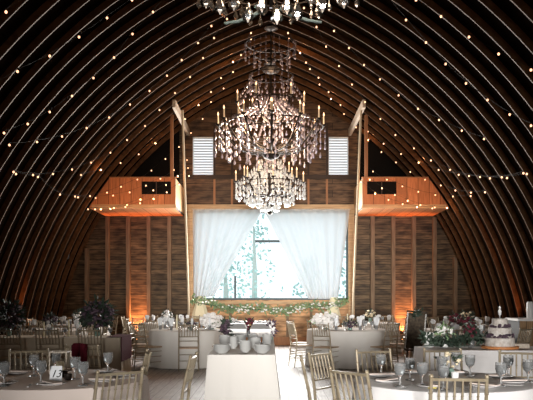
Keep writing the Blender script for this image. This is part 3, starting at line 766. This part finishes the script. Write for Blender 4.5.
# ---------------- tableware ----------------
def make_goblet():
    t = thing('water_goblet', None, 'glass')
    MB().lathe([(.036, 0), (.036, .004), (.008, .012), (.006, .055), (.012, .07), (.032, .09), (.040, .12), (.039, .165), (.036, .165), (.037, .12), (.029, .094), (.005, .08)], n=14, close=True).build('goblet_bowl', M['glass'], t)
    MB().lathe([(.004, .082), (.029, .096), (.036, .12), (.036, .145), (.002, .146)], n=12).build('iced_water', M['acrylic'], t)
    return t
gob = make_goblet(); gu = [False]
def goblet(x, y, z, label, group, sc_=1.0):
    o = gob if not gu[0] else dup(gob); gu[0] = True
    o.location = (x, y, z); o.scale = (sc_,) * 3; tag(o, label, 'glass', group)
TZ = .764
def on_table(px, py, T, rmax=.66, z=TZ):
    s = (py - HY) / (EYE - z); p = at(px, s, z); v = Vector((p.x - T[0], p.y - T[1]))
    if v.length > rmax: v = v.normalized() * rmax
    return T[0] + v.x, T[1] + v.y
L2 = [(392, 388, 'largest iced goblet at the left of the front right table'), (410, 380, 'goblet just right of the largest one on the front right table'), (381, 375, 'goblet at the far left of the front right table'), (422, 386, 'goblet left of the nearest chair rail on the front right table'),
      (443, 395, 'goblet seen through the nearest chair back'), (442, 378, 'goblet beside the small floral centrepiece'), (470, 376, 'goblet right of centre on the front right table'), (501, 386, 'nearest right goblet on the front right table'), (514, 376, 'rear right goblet on the front right table'), (528, 382, 'goblet at the right picture edge'), (456, 372, 'goblet behind the centrepiece votive on the front right table')]
for px, py, lb in L2: x, y = on_table(px, py, T2); goblet(x, y, TZ, lb, 'goblets on the front right table', 1.1)
L1 = [(4, 386, 'goblet at the left picture edge on the front left table'), (34, 376, 'rear goblet left of the number card'), (41, 384, 'large goblet just left of the number card'), (75, 379, 'rear goblet right of the number card'), (84, 386, 'large goblet right of the number card'), (108, 373, 'goblet showing above the chair rail at the front left table'), (56, 372, 'goblet behind the number card')]
for px, py, lb in L1: x, y = on_table(px, py, T1); goblet(x, y, TZ, lb, 'goblets on the front left table', 1.12)
# place settings: plate with napkin on the two near tables
def plate_set(T, k, a, tn):
    x = T[0] + .54 * math.cos(a); y = T[1] + .54 * math.sin(a)
    o = MB().lathe([(.0, .004), (.08, .004), (.11, .016), (.11, .019), (.08, .009), (0, .009)], n=24, close=False).build('dinner_plate', M['linen2'], loc=(x, y, TZ)); tag(o, 'flat plate laid on the ' + tn, 'plate', 'plates on the ' + tn)
    o = MB().box((0, 0, .012), (.07, .22, .008)).build('folded_napkin', M['blush'], smooth=False, loc=(x, y, TZ + .012)); o.rotation_euler = (0, 0, a + PI / 2 + .5); tag(o, 'folded napkin on a plate on the ' + tn, 'napkin', 'napkins on the ' + tn)
    o = MB().bb(-.008, .008, -.1, .1, 0, .004).build('dinner_knife', M['steel'], smooth=False, loc=(x + .17 * math.sin(a), y - .17 * math.cos(a), TZ)); o.rotation_euler = (0, 0, a + PI / 2); tag(o, 'knife beside a plate on the ' + tn, 'knife', 'knives on the ' + tn)
for k in range(8):
    plate_set(T1, k, 2 * PI * k / 8 + .2, 'front left table'); plate_set(T2, k, 2 * PI * k / 8 + .35, 'front right table')
# number card, lantern frame, votives on front left table
x, y = on_table(56, 381, T1)
t = thing('number_card', 'small white card reading 13 on the front left table', 'card', (x, y, TZ))
MB().box((0, 0, .062), (.10, .004, .122), M=Matrix.Rotation(-.12, 3, 'X')).build('card', M['napkin'], t, smooth=False)
cu = bpy.data.curves.new('numeral', 'FONT'); cu.body = '13'; cu.size = .085; cu.shear = .35; cu.extrude = .0006; cu.align_x = 'CENTER'
o_ = bpy.data.objects.new('tmp_text', cu); C.objects.link(o_); me_ = bpy.data.meshes.new_from_object(o_); bpy.data.objects.remove(o_)
me_.materials.clear(); me_.materials.append(M['ink']); o = bpy.data.objects.new('numeral', me_); C.objects.link(o); o.parent = t; o.location = (0, -.0105, .032); o.rotation_euler = (PI / 2 - .12, 0, 0)
def bunch(name_, label, loc, r, hgt, petal, leafm, n=60, nl=90, vase='sage', cat='flowers', pr=.04, vh=.10, group=None, rise=.5):
    t = thing(name_, label, cat, loc, group=group)
    if vh > 0: MB().lathe([(.035, 0), (.045, .01), (.05, vh * .6), (.035, vh)], n=12).build('vase', M[vase], t)
    q = MB(); l = MB()
    for k in range(n):
        d = Vector((random.gauss(0, 1), random.gauss(0, 1), random.gauss(0, 1) * .8)); d = d.normalized() * random.uniform(.55, 1) ** .5
        c = (d.x * r, d.y * r, vh + hgt * rise + d.z * hgt * .5)
        q.blob(c, pr * random.uniform(.7, 1.2), (1, 1, .75), 6, 4, .15)
    for k in range(nl):
        d = Vector((random.gauss(0, 1), random.gauss(0, 1), random.gauss(0, 1) * .8)); d = d.normalized() * random.uniform(.3, 1.08)
        l.leaf((d.x * r, d.y * r, vh + hgt * rise + d.z * hgt * .5), pr * 2.6, pr * 1.1, d)
    if n: q.build('blossoms', M[petal], t)
    l.build('leaves', M[leafm], t, smooth=False)
    return t
x, y = on_table(57, 374, T1)
t = thing('wire_lantern', 'square framed lantern behind the number card', 'lantern', (x, y + .1, TZ))
fr = MB(); a_ = .075
for sx in (-1, 1):
    for sy in (-1, 1): fr.tube([(sx * a_, sy * a_, 0), (sx * a_, sy * a_, .19)], .006, 6)
for z in (.005, .19):
    for sx in (-1, 1): fr.tube([(sx * a_, -a_, z), (sx * a_, a_, z)], .006, 6); fr.tube([(-a_, sx * a_, z), (a_, sx * a_, z)], .006, 6)
fr.build('lantern_frame', M['pale'], t)
MB().lathe([(.035, .002), (.035, .10), (.005, .105)], n=14).build('pillar_candle', M['cream'], t)
for i, (px, py, lb) in enumerate([(68, 380, 'small dark votive right of the number card'), (64, 377, 'small dark votive behind the number card edge')]):
    x, y = on_table(px, py, T1); tag(MB().lathe([(.022, 0), (.03, .01), (.034, .05), (.03, .052), (.02, .012)], n=12).build('votive_cup', M['iron'], loc=(x, y, TZ)), lb, 'votive')
sh = MB(); n0 = 12
for j in range(7):
    for i in range(n0):
        u = i / (n0 - 1); sh.v.append((-.08 + .16 * u, .02 * math.sin(u * 14) - .05 - (.02 if j else 0), -.075 * j + .02 * math.sin(u * 3)))
for j in range(6):
    for i in range(n0 - 1):
        a = j * n0 + i; sh.f.append((a, a + 1, a + n0 + 1, a + n0))
# burgundy shawl over chair
o = sh.build('burgundy_shawl', M['burg'], loc=(-2.06, 7.85, .93)); o.modifiers.new('t', 'SOLIDIFY').thickness = .02
tag(o, 'burgundy shawl draped over a chair back behind the number card', 'shawl')
chair(-2.06, 7.92, .1, 1, 'chair with a burgundy shawl over its back behind the front left table', 'chairs in front of the tan rectangular table')
# centrepiece of the front right table
x, y = on_table(449, 376, T2)
bunch('table_flowers', 'small low centrepiece of cream flowers on the front right table', (x, y, TZ), .09, .13, 'petalc', 'leafd', 16, 30, pr=.02, vh=.07)
x, y = on_table(455, 380, T2); tag(MB().lathe([(.024, 0), (.03, .01), (.032, .065), (.028, .066), (.02, .012)], n=12).build('votive_cup', M['white'], loc=(x, y, TZ)), 'white votive in the middle of the front right table', 'votive')
x, y = on_table(432, 388, T2, .7); tag(MB().box((0, 0, .01), (.06, .04, .02)).build('yellow_favour_box', mat('yellow_paper', (.75, .62, .08), .6), smooth=False, loc=(x, y, TZ)), 'small yellow favour box on the front right table', 'box')

# mid and far tables: napkins standing in tumblers, candles, flowers
def nap(x, y, z, label, group, h=.2):
    t = thing('standing_napkin', label, 'napkin', (x, y, z), random.uniform(0, 3), group)
    q = MB(); n = 9
    for i in range(n):
        a = (i / (n - 1) - .5) * 1.0; k = .012 * (-1) ** i
        q.add([(-.01, k, 0), (.01, k, 0), (math.sin(a + .06) * h * .42 + .012, k * 1.5, h * math.cos(a)), (math.sin(a - .06) * h * .42 - .012, -k * 1.5, h * math.cos(a))], [(0, 1, 2, 3)])
    o = q.build('napkin_fan', M['napkin'], t, smooth=False); o.modifiers.new('t', 'SOLIDIFY').thickness = .006
    MB().lathe([(.028, 0), (.033, .09), (.030, .09), (.026, .01)], n=10, close=False).build('tumbler', M['glass'], t)
def candle(x, y, z, label, h=.22, group=None):
    tag(MB().lathe([(.03, 0), (.03, .01), (.014, .02), (.014, h), (.003, h + .01)], n=10).build('taper_candle', M['cream'], loc=(x, y, z)), label, 'candle', group)
for T, nm, rr in ((T3, 'round table right of the aisle', .64), (T4, 'round table left of the aisle', .56)):
    for k in range(8):
        a = 2 * PI * k / 8 + .3
        nap(T[0] + rr * math.cos(a), T[1] + rr * math.sin(a), TZ, 'fan-folded white napkin standing in a glass on the ' + nm, 'standing napkins on the ' + nm, .25)
        goblet(T[0] + (rr - .13) * math.cos(a + .3), T[1] + (rr - .13) * math.sin(a + .3), TZ, 'clear goblet on the ' + nm, 'goblets on the ' + nm)
candle(T3[0] - .03, T3[1] - .25, TZ, 'tall cream candle on the round table right of the aisle', .32)
candle(T4[0] - .2, T4[1] - .1, TZ, 'tall cream candle on the round table left of the aisle', .30)
bunch('plum_flowers', 'low dark plum flowers on the round table right of the aisle', (T3[0] + .0, T3[1] - .45, TZ), .13, .14, 'petalp', 'leafd', 26, 30, pr=.03, vh=.05)
bunch('plum_flowers', 'low dark plum flowers on the round table left of the aisle', (T4[0] + .12, T4[1] - .35, TZ), .11, .12, 'petalp', 'leafd', 20, 30, pr=.03, vh=.05)
bunch('white_bouquet', 'large billowy white bouquet on the aisle edge of the right window table', (T3[0] - .47, T3[1] - .15, TZ), .27, .32, 'petalw', 'leaf', 170, 10, pr=.05, vh=.03)
bunch('white_bouquet', 'large billowy white bouquet on the aisle edge of the left window table', (T4[0] + .52, T4[1] - .05, TZ), .22, .30, 'petalw', 'leaf', 150, 10, pr=.05, vh=.03)
for i, ((x, y), nm, d) in enumerate(far):
    for k in range(8):
        a = 2 * PI * k / 8 + .2
        nap(x + .52 * math.cos(a), y + .52 * math.sin(a), TZ, 'white napkin standing in a glass on the ' + nm, 'standing napkins on the ' + nm, .2)
        if k % 2 == 0: goblet(x + .4 * math.cos(a + .3), y + .4 * math.sin(a + .3), TZ, 'clear goblet on the ' + nm, 'goblets on the ' + nm)
    pt = ['petalw', 'petalp', 'petalr', 'petalc', 'petalr', 'petalw', 'petalc'][i]; cn = {'petalw': 'white', 'petalp': 'plum', 'petalr': 'burgundy', 'petalc': 'cream'}[pt]
    bunch('table_flowers', cn + ' flowers in the middle of the ' + nm, (x, y, TZ), .14, .2, pt, 'leafd', 24, 60, pr=.035, vh=.12)
# T5 (tan rectangular) dressing
y5 = F / 59 + .38
bunch('plum_arrangement', 'large dark plum and green arrangement on the tan table', (-3.0, y5, .76), .27, .48, 'petalp', 'leafd', 90, 260, pr=.045, vh=.14)
bunch('plum_arrangement', 'large dark arrangement at the left picture edge on the tan table', (-4.55, y5, .76), .24, .46, 'petalp', 'leafd', 70, 240, pr=.045, vh=.14)
for k in range(9):
    x = -4.8 + .26 * k
    if abs(x + 3.0) < .1: continue
    goblet(x, y5 - .25, .757, 'clear goblet in the front row on the tan table', 'front goblets on the tan table')
    if k % 2: nap(x + .1, y5 + .2, .757, 'white napkin standing in a glass on the tan table', 'napkins on the tan table', .2)
candle(-3.5, y5, .757, 'cream taper candle in the middle of the tan table', .28)
candle(-3.95, y5 + .05, .757, 'cream taper candle left of the middle of the tan table', .24)
# rear chairs on the window side of the tan table
for k, x in enumerate((-3.3, -3.9, -4.5)):
    chair(x, y5 + .95, 0, -1, 'chair behind the tan table, %s' % ['nearest the aisle', 'the middle one', 'the leftmost one'][k], 'chairs behind the tan rectangular table')

# ---------------- buffet ----------------
BZ = .754
def onb(px, py, z=BZ):
    s = (py - HY) / (EYE - z); return at(px, s, z)
def bowls(px, py, n, r, label):
    p = onb(px, py); p.x = max(BX0 + r + .01, min(BX1 - r - .01, p.x)); p.y = max(p.y + r, BYA + r + .02)
    t = thing('bowl_stack', label, 'bowl stack', p)
    for k in range(n):
        MB().lathe([(r * .5, 0), (r * .52, .006), (r * .9, .032), (r, .05), (r * .97, .05), (r * .85, .034), (0, .012)], (0, 0, k * .019), 24, close=False).build('stoneware_bowl', M['bowl'], t)
for a in [(221, 353.7, 4, .105, 'wide grey bowls stacked at the front left corner of the buffet'), (245, 352.6, 6, .075, 'tall grey bowl stack at the front middle of the buffet'), (262, 353.7, 4, .105, 'wide grey bowls stacked at the front right corner of the buffet'),
          (233, 349, 7, .06, 'tall narrow grey bowl stack behind the front left bowls'), (255, 348.5, 6, .08, 'grey bowl stack second from the right in the second row'),
          (222, 345.5, 6, .08, 'grey bowl stack at the rear left of the bowls'), (240, 345, 6, .085, 'grey bowl stack at the rear middle of the bowls'), (253, 344.5, 6, .08, 'grey bowl stack at the rear, right of middle'), (267, 346, 7, .07, 'grey bowl stack at the rear right edge')]:
    bowls(*a)
p = onb(241, 338.5)
t = thing('acrylic_tray', 'clear acrylic domed tray behind the bowls', 'tray', (p.x, p.y + .3, BZ))
MB().bb(-.27, .27, -.25, .25, 0, .03).build('tray_base', M['steel'], t, smooth=False)
MB().add([(-.27, -.25, .03), (.27, -.25, .03), (.27, .25, .03), (-.27, .25, .03), (-.2, -.17, .13), (.2, -.17, .13), (.2, .17, .13), (-.2, .17, .13)], [(0, 1, 5, 4), (1, 2, 6, 5), (2, 3, 7, 6), (3, 0, 4, 7), (4, 5, 6, 7)]).build('dome', M['acrylic'], t, smooth=False)
k = 0
for yy, row in ((11.75, 'nearer pair'), (12.75, 'farther pair')):
    for xx, side in ((-.52, 'left'), (-.14, 'right')):
        t = thing('chafing_dish', 'steel chafing dish, %s of the %s on the buffet' % (side, row), 'chafing dish', (xx, yy, BZ), group='chafing dishes on the buffet')
        fr = MB()
        for sx in (-1, 1):
            for sy in (-1, 1): fr.tube([(sx * .15, sy * .25, 0), (sx * .15, sy * .25, .13)], .006, 6)
        fr.build('stand', M['steel'], t)
        MB().bb(-.16, .16, -.27, .27, .11, .18).build('water_pan', M['steel'], t, smooth=False)
        MB().add([(-.165, -.275, .18), (.165, -.275, .18), (.165, .275, .18), (-.165, .275, .18), (-.12, -.2, .26), (.12, -.2, .26), (.12, .2, .26), (-.12, .2, .26)], [(0, 1, 5, 4), (1, 2, 6, 5), (2, 3, 7, 6), (3, 0, 4, 7), (4, 5, 6, 7), (3, 2, 1, 0)]).build('lid', M['steel'], t, smooth=False)
        MB().tube([(-.05, 0, .26), (-.04, 0, .29), (.04, 0, .29), (.05, 0, .26)], .006, 6).build('lid_handle', M['blackmetal'], t)
t = thing('serving_board', 'wooden board of roasted food between bowls and chafing dishes', 'board', (-.33, 11.2, BZ))
MB().bb(-.3, .3, -.15, .15, 0, .03).build('board', M['caramel'], t, smooth=False)
q = MB()
for i in range(60): q.blob((random.uniform(-.26, .26), random.uniform(-.11, .11), .045), .025, (1, 1, .8), 6, 4, .2)
o = q.build('roasted_pieces', M['food'], t); o['kind'] = 'stuff'
bunch('plum_white_flowers', 'loose plum and white flowers at the left edge of the buffet', (-.69, 11.5, BZ), .075, .26, 'petalp', 'leafd', 40, 40, pr=.035, vh=.06)
bunch('plum_white_flowers', 'loose white and plum flowers at the right edge of the buffet', (.02, 11.6, BZ), .07, .24, 'petalw', 'petalp', 26, 60, pr=.035, vh=.06)
bunch('burgundy_flowers', 'small burgundy flowers between the chafing dishes', (-.33, 12.2, BZ), .08, .24, 'petalr', 'leafd', 24, 20, pr=.035, vh=.10)
bunch('white_bouquet', 'white flowers beside the left chafing dishes on the buffet', (-.66, 12.9, BZ), .14, .26, 'petalw', 'leaf', 60, 10, pr=.04, vh=.05)
candle(-.3, 13.35, BZ, 'white pillar candle at the window end of the buffet', .24)

# ---------------- gift table: cake, greenery ----------------
s = 76.0; p = at(505, s, .754); p.y += .0
CXk, CYk = p.x, F / 77 + .34
t = thing('tiered_cake', 'three-tiered frosted cake with plum flowers on an orange wood slice', 'cake', (CXk, CYk, .754))
MB().lathe([(.24, 0), (.25, .01), (.25, .03), (.24, .035)], n=28).build('wood_slice', M['caramel'], t)
for r, z0, z1 in ((.195, .035, .15), (.15, .15, .285), (.10, .285, .405)):
    MB().lathe([(r, z0), (r + .003, z0 + .01), (r, (z0 + z1) / 2), (r + .002, z1 - .01), (r - .01, z1)], n=28).build('cake_tier', M['cake'], t)
for zz, r in ((.16, .17), (.29, .12)):
    q = MB()
    for k in range(30):
        a = random.uniform(PI, 2 * PI); q.blob((r * math.cos(a), r * math.sin(a), zz + random.uniform(-.02, .03)), .024, (1, 1, .8), 6, 4, .15)
    q.build('plum_flowers', M['petalp'], t)['kind'] = 'stuff'
MB().lathe([(.004, .40), (.006, .44), (.02, .46), (.025, .50), (.012, .53), (.02, .55), (.006, .57)], n=10).build('cake_topper', M['white'], t)
GY = F / 77 + .45
t = thing('greenery_garland', 'thick green garland laid along the cake table', 'garland', (2.62, GY + .1, .754))
q = MB()
for k in range(520):
    u = random.uniform(-.5, .6); q.leaf((u, random.gauss(0, .05), .06 + abs(random.gauss(0, .05)) + .03 * math.sin(u * 9)), .09, .04)
q.build('leaves', M['leafd'], t, smooth=False)
MB().tube([(-.5, 0, .02), (.6, 0, .02)], .01, 5).build('stem', M['leafd'], t)
bunch('burgundy_flowers', 'burgundy flowers in a glass vase left of the cake', (2.78, GY + .1, .754), .09, .16, 'petalr', 'leafd', 26, 40, vase='glass', pr=.03, vh=.14)
bunch('white_flowers', 'white and green flowers in a vase in the middle of the cake table', (2.42, GY + .12, .754), .10, .16, 'petalw', 'leaf', 20, 50, vase='white', pr=.03, vh=.14)
tag(MB().lathe([(.06, 0), (.07, .02), (.07, .2), (.05, .21)], n=16).build('white_vase', M['white'], loc=(2.22, GY + .18, .754)), 'plain white vase at the left end of the cake table', 'vase')
tag(MB().bb(-.13, .13, -.1, .1, 0, .06).build('card_box', M['pale'], smooth=False, loc=(3.38, GY, .754)), 'flat pale card box right of the cake', 'box')

# easel with bark board
s = 56.0; p = at(417, s, 0)
t = thing('display_easel', 'easel holding a dark leaf-edged bark board right of the aisle', 'easel', p)
for sx in (-1, 1): MB().tube([(sx * .24, -.03, 0), (sx * .05, .1, 1.15)], .014, 6).build('leg', M['darkbeam'], t)
MB().tube([(0, .42, 0), (0, .12, 1.15)], .014, 6).build('leg', M['darkbeam'], t)
MB().bb(-.2, .2, -.04, .02, .48, .51).build('ledge', M['darkbeam'], t, smooth=False)
R = Matrix.Rotation(-.10, 3, 'X') @ Matrix.Rotation(.10, 3, 'Y')
MB().box((-.02, .05, .83), (.30, .025, .64), M=R).build('bark_board', M['bark'], t, smooth=False)
q = MB()
for k in range(150):
    u = k / 150 * 4; e = int(u); f_ = u - e
    x, z = [(-.16 + .32 * f_, .33), (.16, .33 - .66 * f_), (.16 - .32 * f_, -.33), (-.16, -.33 + .66 * f_)][e]
    v = R @ Vector((x, -.015, z)) + Vector((-.02, .05, .83)); q.leaf(v, .06, .025, (x * 2, -.4, z))
q.build('leaf_border', M['bark'], t, smooth=False)
q = MB()
for k in range(40):
    v = R @ Vector((random.uniform(-.1, .1), -.05, random.uniform(.27, .38))) + Vector((-.02, .05, .83)); q.leaf(v, .09, .04)
q.build('leaf_spray', M['leafd'], t, smooth=False)
q = MB()
for k in range(48):
    e = -1 if k % 2 else 1; v = R @ Vector((e * .165, -.02, -.31 + .62 * (k // 2) / 23)) + Vector((-.02, .05, .83)); q.blob(v, .015, n=6, m=4)
q.build('berry_beads', M['petalw'], t)
